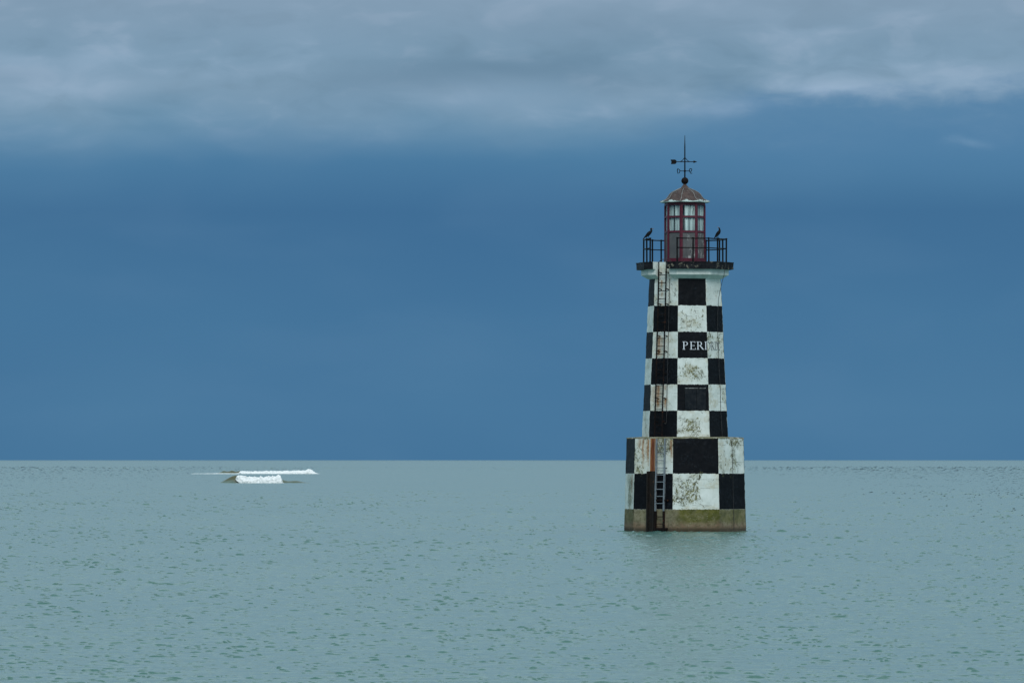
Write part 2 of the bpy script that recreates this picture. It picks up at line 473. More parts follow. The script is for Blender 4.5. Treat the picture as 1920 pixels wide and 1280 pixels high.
# ------------------------------------------------------------------ sea
def sea_mesh():
    ang = np.concatenate([np.linspace(-math.pi, -0.24, 36), np.linspace(-0.2, -0.096, 90), np.linspace(-0.095, 0.095, 900),
                          np.linspace(0.096, 0.2, 90), np.linspace(0.24, math.pi, 36)])
    r = [2.0, 10.0, 30.0, 60.0, 80.0]
    x = 88.0
    while x < 3300: r.append(x); x += 0.155 * (x / 95.0) ** 1.6
    r += [3600, 4500, 6000, 9000, 14000, 25000, 50000, 90000]
    r = np.array(r)
    A, RR = np.meshgrid(ang, r)
    S = np.arange(len(r))[:, None] * np.ones_like(A)
    X = RR * np.sin(A); Y = RR * np.cos(A)
    dr = np.gradient(r)[:, None]
    wd = 0.165 * (RR / 95.0) ** 0.56
    fade = sstep(RR, 84, 92) * (1 - sstep(RR, 3100, 3300)) * (1 - sstep(np.abs(A), 0.19, 0.2))
    g = np.zeros_like(X); nw = 84; tot = 0
    U = X / wd
    Sw = S + 7.0 * (fbm(U / 5.0, S / 22.0, 41, 3) - 0.5) + 3.0 * (vnoise(U / 1.7, S / 9.0, 43) - 0.5)
    Uw = U + 4.0 * (fbm(U / 6.0 + 9, S / 16.0, 47, 2) - 0.5)
    for i in range(nw):
        ls = math.exp(rng.uniform(math.log(2.1), math.log(9.5))); lx = math.exp(rng.uniform(math.log(1.0), math.log(8.0))) * (0.9 + ls / 7)
        sg = rng.choice([-1, 1]); a = (ls / 13) ** 0.2; p = rng.uniform(0, 6.283)
        g += a * np.sin(2 * math.pi * (Sw / ls + sg * Uw / lx) + p); tot += a * a / 2
    g /= math.sqrt(tot)
    # broader undulation and gusty patches
    g2 = fbm(X / (wd * 14) + 7, S / 38.0, 17, 3) * 2 - 1
    gust = 0.75 + 0.6 * fbm(X / (wd * 22), S / 30.0, 3, 3)
    h = (np.exp(0.48 * g) - 1.12) * gust * 1.75 + 1.1 * g2 + 0.22 * (vnoise(U / 0.5, S / 1.6, 61) - 0.5)
    h = np.clip(h, -2, 6)
    amp = 0.0043 * (RR / 95.0) ** 0.78 * (1 + 0.7 * np.exp(-((X - 8.1) ** 2 + (Y - 297) ** 2) / 30.0))
    calm = 1 - 0.72 * sstep(RR, 560, 800) * (1 - sstep(RR, 1700, 2500))
    Z = amp * h * calm
    Z += sstep(RR, 1700, 2500) * (0.55 * np.maximum(vnoise(X / 3.2, S / 5.0, 91) - 0.55, 0) + 0.5 * np.maximum(fbm(X / 14.0, S / 9.0, 93, 3) - 0.5, 0))
    Z *= fade
    sh = 0.6 * dr * np.clip(h / 1.8, -0.5, 1.0) * fade
    Y = Y - sh
    nr, nc = X.shape
    V = np.stack([X, Y, Z], -1).reshape(-1, 3)
    i = np.arange(nr - 1)[:, None] * nc + np.arange(nc - 1)[None, :]
    Q = np.stack([i, i + 1, i + nc + 1, i + nc], -1).reshape(-1, 4)[:, ::-1]
    return V, Q
V, Q = sea_mesh()
me = bpy.data.meshes.new('sea')
me.vertices.add(len(V)); me.vertices.foreach_set('co', V.ravel())
me.loops.add(Q.size); me.loops.foreach_set('vertex_index', Q.ravel())
me.polygons.add(len(Q)); me.polygons.foreach_set('loop_start', np.arange(0, Q.size, 4)); me.polygons.foreach_set('loop_total', np.full(len(Q), 4))
me.polygons.foreach_set('use_smooth', np.ones(len(Q), bool))
me.update(calc_edges=True); me.materials.append(M_sea)
if me.polygons[0].normal.z < 0: me.flip_normals()
sea = mobj('sea', me); tag(sea, 'pale green grey rippled sea reaching the horizon', kind='structure')

# ------------------------------------------------------------------ lighthouse
LX = (1284.3 - 960) / 40.0
TH = -math.atan2(LX, D0)
lh = empty('lighthouse', (LX, D0, 0), TH)
tag(lh, 'octagonal black and white checkered lighthouse with maroon lantern standing in the sea', 'lighthouse')

def zy(y, d=0.0): return CAMH + (862 - y) / 40.0 * (1 - d / D0)
def pol(r, az, z=0.0): a = R(az); return Vector((r * math.sin(a), -r * math.cos(a), z))
C8 = math.cos(math.pi / 8)
def frame(azf):
    """outward normal and rightward tangent of a face"""
    a = R(azf); n = Vector((math.sin(a), -math.cos(a), 0)); t = Vector((math.cos(a), math.sin(a), 0))
    return n, t

ZT = [zy(y, 1.8) for y in (819, 770, 721, 672, 623, 574, 523)]
ROWH = (ZT[6] - ZT[0]) / 6.0
Z_BTOP = zy(820.5, 2.6)
Z_B = [zy(954.5, 2.7), zy(887, 2.7), Z_BTOP]
AZT, AZB = 12.0, 11.0
def Rt(z):   # tower circumradius
    return np.interp(z, [ZT[0] - 0.1, ZT[6], 12.6], [2.065, 1.715, 1.69])
def Rb(z):
    return np.interp(z, [-2.0, 0.0, Z_BTOP], [2.95, 2.925, 2.805])

def wall(name, mat, Rf, az0, z0, z1, nz, nu, zrow, rowh, dots, rusts, base, parent, cap=True):
    """eight faces as fine grids; per-vertex stain masks are real stains on the paint"""
    vs = []; uvs = []; at = {'moss': [], 'rust': [], 'grime': [], 'algae': []}; qs = []
    zz = np.linspace(z0, z1, nz)
    off = 0
    for k in range(8):
        a0 = R(az0 + 45 * k - 22.5); a1 = R(az0 + 45 * k + 22.5)
        t = np.linspace(0, 1, nu)
        T, Z = np.meshgrid(t, zz)
        r = Rf(Z)
        x = r * (math.sin(a0) * (1 - T) + math.sin(a1) * T)
        y = -r * (math.cos(a0) * (1 - T) + math.cos(a1) * T)
        # worn surface: same noise on both sides of a corner
        an = np.arctan2(x, -y)
        per = np.abs(np.sin(an / 2)) * 9 + np.cos(an) * 5
        dn = (fbm(per * 2.2 + x * 3, Z * 2.5, 5 + base, 3) - 0.5) * 0.030
        dn += (vnoise(x * 9 + y * 4, Z * 8, 8) - 0.5) * 0.010
        # corners knocked and rounded
        ce = np.minimum(T, 1 - T)
        dn -= 0.018 * np.exp(-(ce / 0.012) ** 2) * (0.5 + vnoise(Z * 5, x * 0 + k, 3))
        x = x + np.sin(an) * dn; y = y - np.cos(an) * dn
        v = (Z - zrow) / rowh
        W = 0.4 + (Z - z0) * 0
        moss = np.zeros_like(T); rust = np.zeros_like(T); grime = np.zeros_like(T); alg = np.zeros_like(T)
        wob = (fbm(T * 4 + k * 7, v * 4, 31, 3) - 0.5)
        for (kk, tc, vc, st, sv, am) in dots:
            if kk == k:
                moss = np.maximum(moss, am * np.exp(-(((T - tc + wob * 0.45) / (1.5 * st)) ** 2 + ((v - vc + wob * 0.4) / (1.35 * sv)) ** 2) ** 1.6))
        for (kk, tc, v0, v1, wd, am) in rusts:
            if kk == k:
                wv = 0.01 * np.sin(v * 9 + tc * 50)
                m = np.exp(-((T - tc + wv) / (wd * 1.3)) ** 2) * sstep(v0 - v, -0.01, 0.03) * (1 - sstep(v0 - v, (v0 - v1) * 0.35, v0 - v1))
                rust = np.maximum(rust, am * m)
                grime = np.maximum(grime, 0.85 * am * np.exp(-((T - tc) / (wd * 4)) ** 2) * sstep(v0 - v, 0, 0.05) * (1 - sstep(v0 - v, (v0 - v1) * 0.5, (v0 - v1) * 1.3)))
        if base:
            moss = np.maximum(moss, 0.75 * sstep(Z, Z_BTOP - 0.16, Z_BTOP) * (0.5 + 0.8 * fbm(T * 6 + k, Z * 0, 4, 2)))
            alg = {0: 1.0, 1: 0.75, 7: 0.38, 6: 0.6}.get(k, 0.6) * (0.55 + 0.9 * fbm(T * 3 + 5 * k, Z * 3, 77, 3))
            alg = alg * sstep(Z, 0.15, 0.5)
            if k == 0: alg = alg * (0.35 + 0.65 * sstep(T, 0.0, 0.25))
            alg = np.clip(alg, 0, 1)
        else:
            moss = np.maximum(moss, 0.42 * np.exp(-((Z - z0) / 0.07) ** 2))
        moss = np.maximum(moss, 0.22 * fbm(T * 2 + k * 3, v * 2, 55, 2))
        grime = np.maximum(grime, 0.5 * sstep(fbm(T * 3 + k * 9, v * 3.0, 12, 3), 0.52, 0.75))
        vs.append(np.stack([x, y, Z], -1).reshape(-1, 3))
        uvs.append(np.stack([k + 0.002 + T * 0.996, v], -1).reshape(-1, 2))
        for nme, arr in (('moss', moss), ('rust', rust), ('grime', grime), ('algae', alg)): at[nme].append(arr.ravel())
        i = np.arange(nz - 1)[:, None] * nu + np.arange(nu - 1)[None, :] + off
        qs.append(np.stack([i, i + 1, i + nu + 1, i + nu], -1).reshape(-1, 4))
        off += nz * nu
    V = np.concatenate(vs); UV = np.concatenate(uvs); Q = np.concatenate(qs)
    me = bpy.data.meshes.new(name)
    me.vertices.add(len(V)); me.vertices.foreach_set('co', V.ravel())
    me.loops.add(Q.size); me.loops.foreach_set('vertex_index', Q.ravel().astype(np.int32))
    me.polygons.add(len(Q)); me.polygons.foreach_set('loop_start', np.arange(0, Q.size, 4)); me.polygons.foreach_set('loop_total', np.full(len(Q), 4))
    me.update(calc_edges=True)
    ul = me.uv_layers.new(name='UVMap'); ul.data.foreach_set('uv', UV[Q.ravel()].ravel())
    for nme in at:
        a = me.attributes.new(nme, 'FLOAT', 'POINT'); a.data.foreach_set('value', np.concatenate(at[nme]).astype(np.float32))
    me.polygons.foreach_set('use_smooth', np.ones(len(Q), bool))
    me.materials.append(mat); me.update()
    return mobj(name, me, parent)

#          face, t, v, sigma t, sigma v, amount  (faces: 0 front, 1 right, 7 left, 6 far left)
tower_moss = [(0, .5, 4.5, .40, .42, .62), (0, .66, 4.75, .16, .18, .85), (0, .42, 2.45, .34, .36, .86), (0, .55, 2.7, .14, .18, .98),
              (0, .45, .40, .26, .36, 1.0), (0, .3, .25, .18, .2, .85), (1, .18, 3.8, .2, .2, .9), (1, .8, 3.6, .2, .4, .75), (1, .5, 3.3, .5, .4, .5), (1, .9, 1.5, .1, .4, .75),
              (0, .1, 4.3, .1, .3, .75), (1, .1, 3.15, .12, .1, .9), (1, .3, 5.5, .3, .4, .5), (7, .72, 5.4, .07, .4, .66), (7, .7, 3.6, .1, .2, .5),
              (6, .6, .4, .2, .2, .8), (6, .5, 2.7, .2, .2, .6), (7, .3, 1.3, .2, .2, .5), (2, .5, 2.5, .4, .5, .6)]
tower_rust = [(7, .30, 5.98, 5.6, .020, .9), (7, .33, 5.52, 5.3, .02, .7), (7, .30, 5.08, 5.0, .04, 1), (7, .27, 3.88, 3.15, .045, .85), (7, .26, 3.35, 3.0, .055, 1), (7, .32, 3.8, 3.0, .12, .35),
              (7, .28, 1.97, 1.02, .08, .8), (7, .36, 1.9, 1.0, .03, .5), (7, .30, 1.5, 1.02, .05, 1), (7, .57, 1.50, 1.02, .030, 1), (7, .55, 1.98, 1.7, .02, .6), (7, .12, 1.9, 1.0, .1, .35)]
base_moss = [(0, .27, .45, .20, .36, 1.0), (0, .50, .55, .06, .40, 1.0), (0, .42, .85, .12, .10, .8), (0, .12, .6, .1, .3, .75), (1, .6, 1.88, .3, .14, 1.0), (1, .55, 1.4, .12, .5, .85), (1, .1, 1.2, .08, .5, .7),
             (7, .15, 1.12, .14, .14, 1.0), (7, .78, 1.8, .22, .25, .98), (7, .62, 1.85, .3, .2, .8), (6, .6, .5, .2, .5, .95), (7, .06, 1.5, .06, .4, .8), (7, .3, 1.5, .05, .5, .6)]
base_rust = [(7, .225, 1.99, 1.0, .017, .95), (7, .40, 1.98, 1.15, .09, .65), (7, .36, 1.98, 1.1, .03, .9), (7, .56, 1.97, 1.05, .02, .5), (7, .96, 1.95, 1.3, .022, .9), (7, .13, 1.98, 1.6, .03, .6), (6, .8, 1.0, .1, .08, .5), (7, .6, 1.0, .9, .05, .5)]
tower = wall('tower_wall', M_tower, Rt, AZT, ZT[0] - 0.06, 12.44, 190, 38, ZT[0], ROWH, tower_moss, tower_rust, 0, lh)
tag(tower, 'black and white checkered tapering tower wall')
base = wall('base_wall', M_base, Rb, AZB, -1.2, Z_BTOP, 130, 52, Z_B[0], (Z_BTOP - Z_B[0]) / 2.0, base_moss, base_rust, 1, lh)
tag(base, 'wider checkered plinth with bare green stained concrete foot')
# ledge on top of the base
M_ledge = simple('mossy_ledge', (0.10, 0.10, 0.045, 1), (0.22, 0.21, 0.15, 1), 4, (0.8, 0.95), c3=(0.45, 0.46, 0.40, 1), t3=(0.58, 0.66), bdist=0.04)
mb = MB()
ring = []
for k in range(8):
    for s in range(12):
        a = pol(1, AZB + 45 * k - 22.5).lerp(pol(1, AZB + 45 * k + 22.5), s / 12)
        ring.append(a)
n = len(ring)
def rv(p, r, z, am, sd): 
    q = p * r; q.z = z + am * mn.noise(Vector((p.x * 9, p.y * 9, sd))); q.x += am * mn.noise(q * 6); q.y += am * mn.noise(q * 6 + Vector((9, 0, 0))); return q
vs = [rv(p, 2.82, Z_BTOP - 0.03, .02, 1) for p in ring] + [rv(p, 2.80, Z_BTOP + 0.015, .025, 2) for p in ring] + [rv(p, 1.9, Z_BTOP + 0.06, .02, 3) for p in ring]
fs = [(i + j * n, (i + 1) % n + j * n, (i + 1) % n + (j + 1) * n, i + (j + 1) * n) for j in range(2) for i in range(n)]
mb.raw(vs, fs); mb.build('ledge', M_ledge, lh, True)

# cornice and gallery slab, both with the slot cut for the ladder on the left face
NW = 0.385
def outline(rad, az0=AZT, notch_ap=1.50, step=0.22):
    pts = []; kinds = []
    for k in range(8):
        n_, t_ = frame(az0 + 45 * k); ap = rad * C8; h = rad * math.sin(math.pi / 8)
        segs = [(-h, ap, h, ap, 0)]
        if k == 7:
            segs = [(-h, ap, -NW, ap, 0), (-NW, ap, -NW, notch_ap, 1), (-NW, notch_ap, NW, notch_ap, 1), (NW, notch_ap, NW, ap, 1), (NW, ap, h, ap, 0)]
        for (s0, a0, s1, a1, kd) in segs:
            m = {0: 7, 1: 3}[kd] if k != 7 else 3
            for i in range(m):
                f = i / m
                pts.append(t_ * (s0 + (s1 - s0) * f) + n_ * (a0 + (a1 - a0) * f)); kinds.append(kd)
    return pts, kinds
def ringloft(name, rings, mats, noise_amp, slotmat, parent, bottom=True, top=True, topmat=0):
    mb = MB(); n = None; allv = []
    for (z, rad) in rings:
        pts, kinds = outline(rad); n = len(pts)
        for p in pts:
            q = Vector((p.x, p.y, z))
            d = mn.noise(Vector((p.x * 3, p.y * 3, z * 6))) * noise_amp + mn.noise(Vector((p.x * 11, p.y * 11, z * 9))) * noise_amp * 0.6
            q += Vector((p.x, p.y, 0)).normalized() * d; q.z += d * 0.8
            allv.append(q)
    fs = []; ms = []
    for j in range(len(rings) - 1):
        for i in range(n):
            fs.append((j * n + i, j * n + (i + 1) % n, (j + 1) * n + (i + 1) % n, (j + 1) * n + i))
            ms.append(slotmat if kinds[i] else 0)
    if bottom: fs.append(tuple(range(n))[::-1]); ms.append(0)
    if top: fs.append(tuple((len(rings) - 1) * n + i for i in range(n))); ms.append(topmat)
    mb.raw(allv, fs); mb.m = ms
    return mb.build(name, mats, parent)
ZC0, ZC1, ZC2 = zy(522, 1.7), zy(514.5, 2.0), zy(503.6, 2.1)
ZS1 = zy(489.8, 2.15)
cor = ringloft('cornice', [(ZC0, 1.70), (ZC0 + 0.015, 1.77), (ZC1, 2.05), (ZC1 + 0.012, 2.085), (ZC2 - 0.05, 2.09), (ZC2, 2.10)], [M_white], 0.010, 0, lh)
slab = ringloft('gallery_slab', [(ZC2, 2.30), (ZC2 + 0.012, 2.315), (ZC2 + 0.16, 2.315), (ZS1 - 0.05, 2.318), (ZS1 - 0.045, 2.335), (ZS1, 2.335)], [M_black, M_white, M_deck], 0.012, 1, lh, topmat=2)
tag(slab, 'black painted gallery slab with a white ladder slot')
ZD = ZS1

# ------------------------------------------------------------------ lantern room
LR = 0.985
ZL = lambda y: zy(y, 0.9)
z_l0, z_sill, z_p1, z_g0, z_g1, z_g2, z_g3, z_lt = ZD, ZL(483.5), ZL(435.5), ZL(432), ZL(407.5), ZL(404), ZL(384), ZL(376.5)
def ringbox(mb, rad, z0, z1, th, az0=AZT, mi=0):
    for k in range(8):
        n_, t_ = frame(az0 + 45 * k); ap = rad * C8; h = rad * math.sin(math.pi / 8)
        mb.box(n_ * (ap - th / 2) + Vector((0, 0, (z0 + z1) / 2)), t_ * (h - 0.001 * (k % 2)), n_ * th / 2, Vector((0, 0, (z1 - z0) / 2)), mi)
lantern = empty('lantern', (0, 0, 0)); lantern.parent = lh
mb = MB(); ringbox(mb, LR + 0.012, z_l0, z_sill, 0.08); mb.build('sill', M_red, lantern)
mb = MB(); ringbox(mb, LR - 0.01, z_g3, z_lt, 0.08); mb.build('head_frame', M_red, lantern)
tag(lantern, 'eight sided maroon lantern room with glazing over grey panels')
for (a, b) in ((z_p1, z_g0), (z_g1, z_g2)):
    for k in range(8):
        n_, t_ = frame(AZT + 45 * k); ap = (LR - 0.012) * C8; h = LR * math.sin(math.pi / 8)
        mb = MB(); mb.box(n_ * (ap - 0.02) + Vector((0, 0, (a + b) / 2)), t_ * (h - 0.055), n_ * 0.03, Vector((0, 0, (b - a) / 2)))
        mb.build('transom', M_red, lantern)
for k in range(8):
    az = AZT + 45 * k - 22.5
    n_, t_ = frame(az)
    mb = MB()
    # angled post: two leaves following both faces
    for s in (-1, 1):
        nn, tt = frame(az + s * 22.5)
        c = n_ * LR + tt * (s * 0.040) - nn * 0.025
        mb.box(c + Vector((0, 0, (z_sill + z_g3) / 2)), tt * 0.040, nn * (0.028 + 0.001 * s), Vector((0, 0, (z_g3 - z_sill) / 2)))
    mb.build('mullion', M_red, lantern)
for k in range(8):
    n_, t_ = frame(AZT + 45 * k); ap = LR * C8 - 0.05; h = LR * math.sin(math.pi / 8) - 0.05
    mb = MB(); mb.box(n_ * ap + Vector((0, 0, (z_sill + z_p1) / 2)), t_ * h, n_ * 0.015, Vector((0, 0, (z_p1 - z_sill) / 2)))
    pn = mb.build('panel', M_dirty if k in (0, 1) else M_grey, lantern)
    if k in (0, 1): pn['label'] = 'grey lower panel splashed with white droppings'
    for (a, b) in ((z_g0, z_g1), (z_g2, z_g3)):
        mb = MB(); v = [n_ * ap + t_ * s * h + Vector((0, 0, z)) for s, z in ((-1, a), (1, a), (1, b), (-1, b))]
        mb.raw(v, [(0, 1, 2, 3)])
        v2 = [p - n_ * 0.006 for p in v]; 
        pane = mb.build('pane', M_glass, lantern)
# drapes hung inside, with gaps that show the dim interior
random.seed(3)
def drape(a0, a1, rad, z0, z1):
    mb = MB(); vs = []; m = max(6, int((a1 - a0) / 2.2))
    for i in range(m + 1):
        a = a0 + (a1 - a0) * i / m
        r = rad + 0.022 * math.sin(i * 1.9) + random.uniform(-.006, .006)
        rel = (a - AZT + 22.5) % 45 - 22.5
        r = r / math.cos(R(rel))
        vs += [pol(r, a, z0), pol(r + 0.01 * math.sin(i * 1.3), a, z1)]
    fs = [(2 * i, 2 * i + 2, 2 * i + 3, 2 * i + 1) for i in range(m)]
    mb.raw(vs, fs)
    o = mb.build('drape', M_drape, lantern, True)
    s = o.modifiers.new('solid', 'SOLIDIFY'); s.thickness = 0.006
for (a0, a1) in ((-122, -38), (-34, -9), (-1, 33), (36, 58), (60, 121), (124, 178), (180, 237)):
    drape(a0, a1, 0.815, z_sill, z_g3 + 0.05)
mb = MB(); mb.lathe([(0.10, z_sill), (0.10, z_g0 - 0.1), (0.2, z_g0 - 0.08), (0.24, z_g0 + 0.15), (0.27, z_g0 + 0.5), (0.22, z_g3 - 0.25), (0.1, z_g3 - 0.1)], 20)
mb.build('lens', M_lens, lantern, True)
mb = MB(); mb.tube([pol(0.84, 22, z_g1), pol(0.85, 26, z_g2 + 0.2), pol(0.84, 31, z_g3 - 0.1)], 0.012, 6)
mb.build('inner_cable', M_iron, lantern)
# loose red board and pipe lying at the lantern foot
mb = MB(); mb.tube([pol(1.35, -62, ZD + 0.03), pol(1.3, -58, ZD + 0.13), pol(1.15, -40, ZD + 0.13), pol(1.1, -36, ZD + 0.05)], 0.018, 6)
mb.build('bent_pipe', M_lead, lh)

# roof
M_seam = simple('pale_lead_seam', (0.20, 0.21, 0.20, 1), (0.32, 0.33, 0.32, 1), 9, (0.5, 0.7))
ZR = zy(376.8, 0.8)
prof = [(1.195, 0.0), (1.10, 0.035), (1.00, 0.075), (0.91, 0.12), (0.86, 0.17), (0.80, 0.25), (0.74, 0.345), (0.635, 0.435), (0.48, 0.52), (0.33, 0.585), (0.20, 0.64), (0.10, 0.65)]
mb = MB(); nn = 6; vs = []
for (r_, z_) in prof:
    for k in range(8):
        for s in range(nn):
            p = pol(r_, AZT + 45 * k - 22.5).lerp(pol(r_, AZT + 45 * k + 22.5), s / nn)
            bulge = 1 + 0.035 * math.sin(math.pi * s / nn) * (1 if r_ < 1.0 else 0.2)
            sag = -0.018 * math.sin(math.pi * s / nn) * (1 if r_ > 1.05 else 0) + 0.008 * mn.noise(p * 5)
            vs.append((p.x * bulge, p.y * bulge, z_ + sag))
n = 8 * nn
under = [(v[0] * 0.985, v[1] * 0.985, v[2] - 0.035) for v in vs[:n]]
vs2 = under + vs
fs = [(j * n + i, j * n + (i + 1) % n, (j + 1) * n + (i + 1) % n, (j + 1) * n + i) for j in range(len(prof)) for i in range(n)]
fs.append(tuple(range(n))[::-1]); fs.append(tuple(len(prof) * n + i for i in range(n)))
mb.raw(vs2, fs)
roof = mb.build('dome_roof', M_roof, lh, True); roof.location = (0, 0, ZR)
tag(roof, 'brown copper dome with pale verdigris along the eaves')
for k in range(8):
    az = AZT + 45 * k - 22.5
    mb = MB(); mb.tube([pol(r_ + 0.006, az, z_ + 0.008) for (r_, z_) in prof[:-1]], [0.011] * (len(prof) - 1), 6)
    s = mb.build('seam', M_seam, roof, True)
mb = MB(); mb.lathe([(0.20, 0.63), (0.175, 0.68), (0.12, 0.74), (0.075, 0.80), (0.07, 0.84)], 8)
mb.build('finial_base', M_roof, roof)
mb = MB(); zc = 0.98; mb.lathe([(0.165 * math.sin(math.pi * i / 12) + 0.004, zc - 0.165 * math.cos(math.pi * i / 12)) for i in range(13)], 20)
mb.build('finial_ball', M_rustiron, roof, True)

# weather vane
zv = lambda y: zy(y, 0)
mb = MB(); mb.tube([(0, 0, zv(334)), (0, 0, zv(300)), (0, 0, zv(275)), (0, 0, zv(253.5))], [0.034, 0.030, 0.028, 0.010], 8)
vane = mb.build('weather_vane', M_iron, lh, True)
za = zv(303.2)
mb = MB()
mb.tube([(-0.47, 0, za), (0.42, 0, za)], 0.022, 6)
for s in (-1, 1):
    mb.tube([(0, 0, zv(295)), (s * 0.05, 0, zv(297.3)), (s * 0.11, 0, zv(300.5)), (s * 0.19, 0, zv(302.6)), (s * 0.24, 0, za)], 0.018, 6)
# arrow head (cone) and notched tail plate with thickness
mb.tube([(0.40, 0, za), (0.405, 0, za), (0.58, 0, za)], [0.01, 0.062, 0.003], 8)
tl = [(-0.67, 0.105), (-0.45, 0.105), (-0.39, 0.05), (-0.39, -0.04), (-0.44, -0.105), (-0.65, -0.115), (-0.63, 0.0)]
v = [(x, y, za + z) for y in (-0.012, 0.012) for x, z in tl]; m = len(tl)
mb.raw(v, [tuple(range(m)), tuple(range(m, 2 * m))[::-1]] + [(i, (i + 1) % m, (i + 1) % m + m, i + m) for i in range(m)])
mb.build('arrow', M_iron, vane)
zk = zv(320.6)
mb = MB(); mb.lathe([(0.02, zk - 0.05), (0.055, zk - 0.02), (0.055, zk + 0.02), (0.02, zk + 0.05)], 10)
for s in (-1, 1): mb.tube([(0, 0, zk), (s * 0.24, 0, zk + 0.005)], 0.018, 6)
mb.tube([(0, -0.24, zk), (0, 0.24, zk)], 0.012, 6)
mb.build('compass_arms', M_rustiron, vane)
def letter_tube(pts, ox, oy=0.0, closed=False):
    mb = MB(); q = [(ox + x, oy, zk + z) for x, z in pts]
    if closed: q.append(q[0])
    mb.tube(q, 0.021, 6)
    return mb.build('compass_letter', M_iron, vane)
letter_tube([(0.0, 0.10), (0.07, 0.085), (0.11, 0.05), (0.115, -0.02), (0.085, -0.09), (0.02, -0.11), (0.0, 0.0)], -0.35, 0, True)
letter_tube([(0.01, -0.05), (0.0, 0.06), (0.03, 0.11), (0.10, 0.11), (0.12, 0.07), (0.09, 0.0), (0.06, -0.04), (0.04, -0.10), (0.135, -0.11)], 0.21)
# letters of the arms pointing to and from the camera: edge on
for oy in (-0.26, 0.26):
    mb = MB(); mb.tube([(0, oy, zk - 0.1), (0, oy, zk + 0.1)], 0.012, 6); mb.tube([(0, oy + 0.11, zk - 0.1), (0, oy + 0.11, zk + 0.1)], 0.012, 6)
    mb.tube([(0, oy, zk + 0.1), (0, oy + 0.11, zk - 0.1)], 0.012, 6); mb.build('compass_letter', M_iron, vane)

# ------------------------------------------------------------------ gallery railing
RR_ = 1.97; ZTOP = zy(446.2, 1.9); ZMID = zy(464, 1.9)
mb = MB()
faces_with = [0, 1, 2, 3, 4, 5, 6]           # face 7 (ladder side) stays open
for k in faces_with:
    a, b = pol(RR_, AZT + 45 * k - 22.5), pol(RR_, AZT + 45 * k + 22.5)
    for z, r_ in ((ZTOP, 0.031), (ZMID, 0.027)):
        mb.tube([a + Vector((0, 0, z)), a.lerp(b, .5) + Vector((0, 0, z - 0.006)), b + Vector((0, 0, z))], r_, 6)
railing = mb.build('gallery_railing', M_iron, lh, True)
tag(railing, 'black iron two bar railing round the gallery, open at the ladder')
post_proto = None
for k in faces_with:
    a, b = pol(RR_, AZT + 45 * k - 22.5), pol(RR_, AZT + 45 * k + 22.5)
    for f in ([0, .5, 1] if k == 6 else [0, .5]):
        p = a.lerp(b, f)
        if post_proto is None:
            mb = MB(); mb.tube([(0, 0, 0), (0, 0, 0.03)], 0.06, 8); mb.tube([(0, 0, 0.0), (0, 0, ZTOP - ZD + 0.02)], 0.038, 8)
            mb.lathe([(0.02, 0), (0.052, 0.02), (0.052, 0.045), (0.02, 0.07)], 8, (0, 0, ZTOP - ZD - 0.015))
            o = post_proto = mb.build('post', M_iron, railing)
        else: o = copy_part(post_proto, railing)
        o.location = (p.x, p.y, ZD - 0.005)
        o.rotation_euler = (random.uniform(-.008, .008), random.uniform(-.008, .008), 0)

# ------------------------------------------------------------------ ladders on the left face
nB, tB = frame(AZT - 45)
def facep(az, ap, s, z):
    n_, t_ = frame(az); return n_ * ap + t_ * s + Vector((0, 0, z))
def ladder(name, az, apf, s0, s1, z0, z1, width, spacing, zr0, mat, stand, rail_r, rung_r, parent, flat=False):
    f = lambda z: s0 + (s1 - s0) * (z - z0) / (z1 - z0)
    n_, t_ = frame(az)
    lad = empty(name, (0, 0, 0)); lad.parent = parent
    for s in (-1, 1):
        mb = MB()
        zs = [z0 + (z1 - z0) * i / 6 for i in range(7)]
        pts = [facep(az, apf(z) + stand, f(z) + s * width / 2 + 0.006 * math.sin(z * 3 + s), z) for z in zs]
        if flat:
            for a, b in zip(pts[:-1], pts[1:]):
                mb.box((a + b) / 2, t_ * rail_r * 0.9, n_ * rail_r * 1.6, (b - a) / 2)
        else: mb.tube(pts, rail_r, 6)
        mb.build('stile', mat, lad)
    z = zr0
    while z < z1 - 0.03:
        if z > z0:
            mb = MB(); mb.tube([facep(az, apf(z) + stand, f(z) - width / 2, z), facep(az, apf(z) + stand, f(z) + width / 2, z + random.uniform(-.008, .008))], rung_r, 6)
            mb.build('rung', mat, lad)
        z += spacing
    return lad, f
apT = lambda z: float(Rt(z)) * C8
apB = lambda z: float(Rb(z)) * C8
up, fU = ladder('upper_ladder', AZT - 45, apT, -0.155, -0.125, ZT[0] + 0.02, ZC2 - 0.0, 0.41, 0.3685, ZT[0] + 0.18, M_rustiron, 0.15, 0.038, 0.020, lh)
tag(up, 'black upper ladder fixed up the tower face')
# top of the upper ladder rises through the slab slot
for s in (-1, 1):
    mb = MB(); mb.tube([facep(AZT - 45, apT(ZC2) + 0.15, -0.125 + s * 0.205, ZC2 - 0.02), facep(AZT - 45, apT(ZC2) + 0.15, -0.125 + s * 0.205, ZD + 0.01)], 0.027, 6)
    mb.build('stile_end', M_iron, up)
for y in (510.5, 541.5, 569.5, 629, 658, 700, 746, 790):
    z = zy(y, 1.5)
    for s in (-1, 1):
        mb = MB(); q = fU(z) + s * 0.205
        mb.tube([facep(AZT - 45, apT(z) - 0.02, q + 0.07, z - 0.05), facep(AZT - 45, apT(z) + 0.05, q + 0.06, z - 0.01), facep(AZT - 45, apT(z) + 0.16, q - 0.03, z + 0.02)], 0.024, 6)
        mb.lathe([(0.02, -0.02), (0.045, -0.005), (0.045, 0.02), (0.02, 0.03)], 8, facep(AZT - 45, apT(z) + 0.15, q, z))
        mb.build('bracket', M_rustiron, up)
zl0, zl1 = zy(957.5, 2.5), Z_BTOP - 0.04
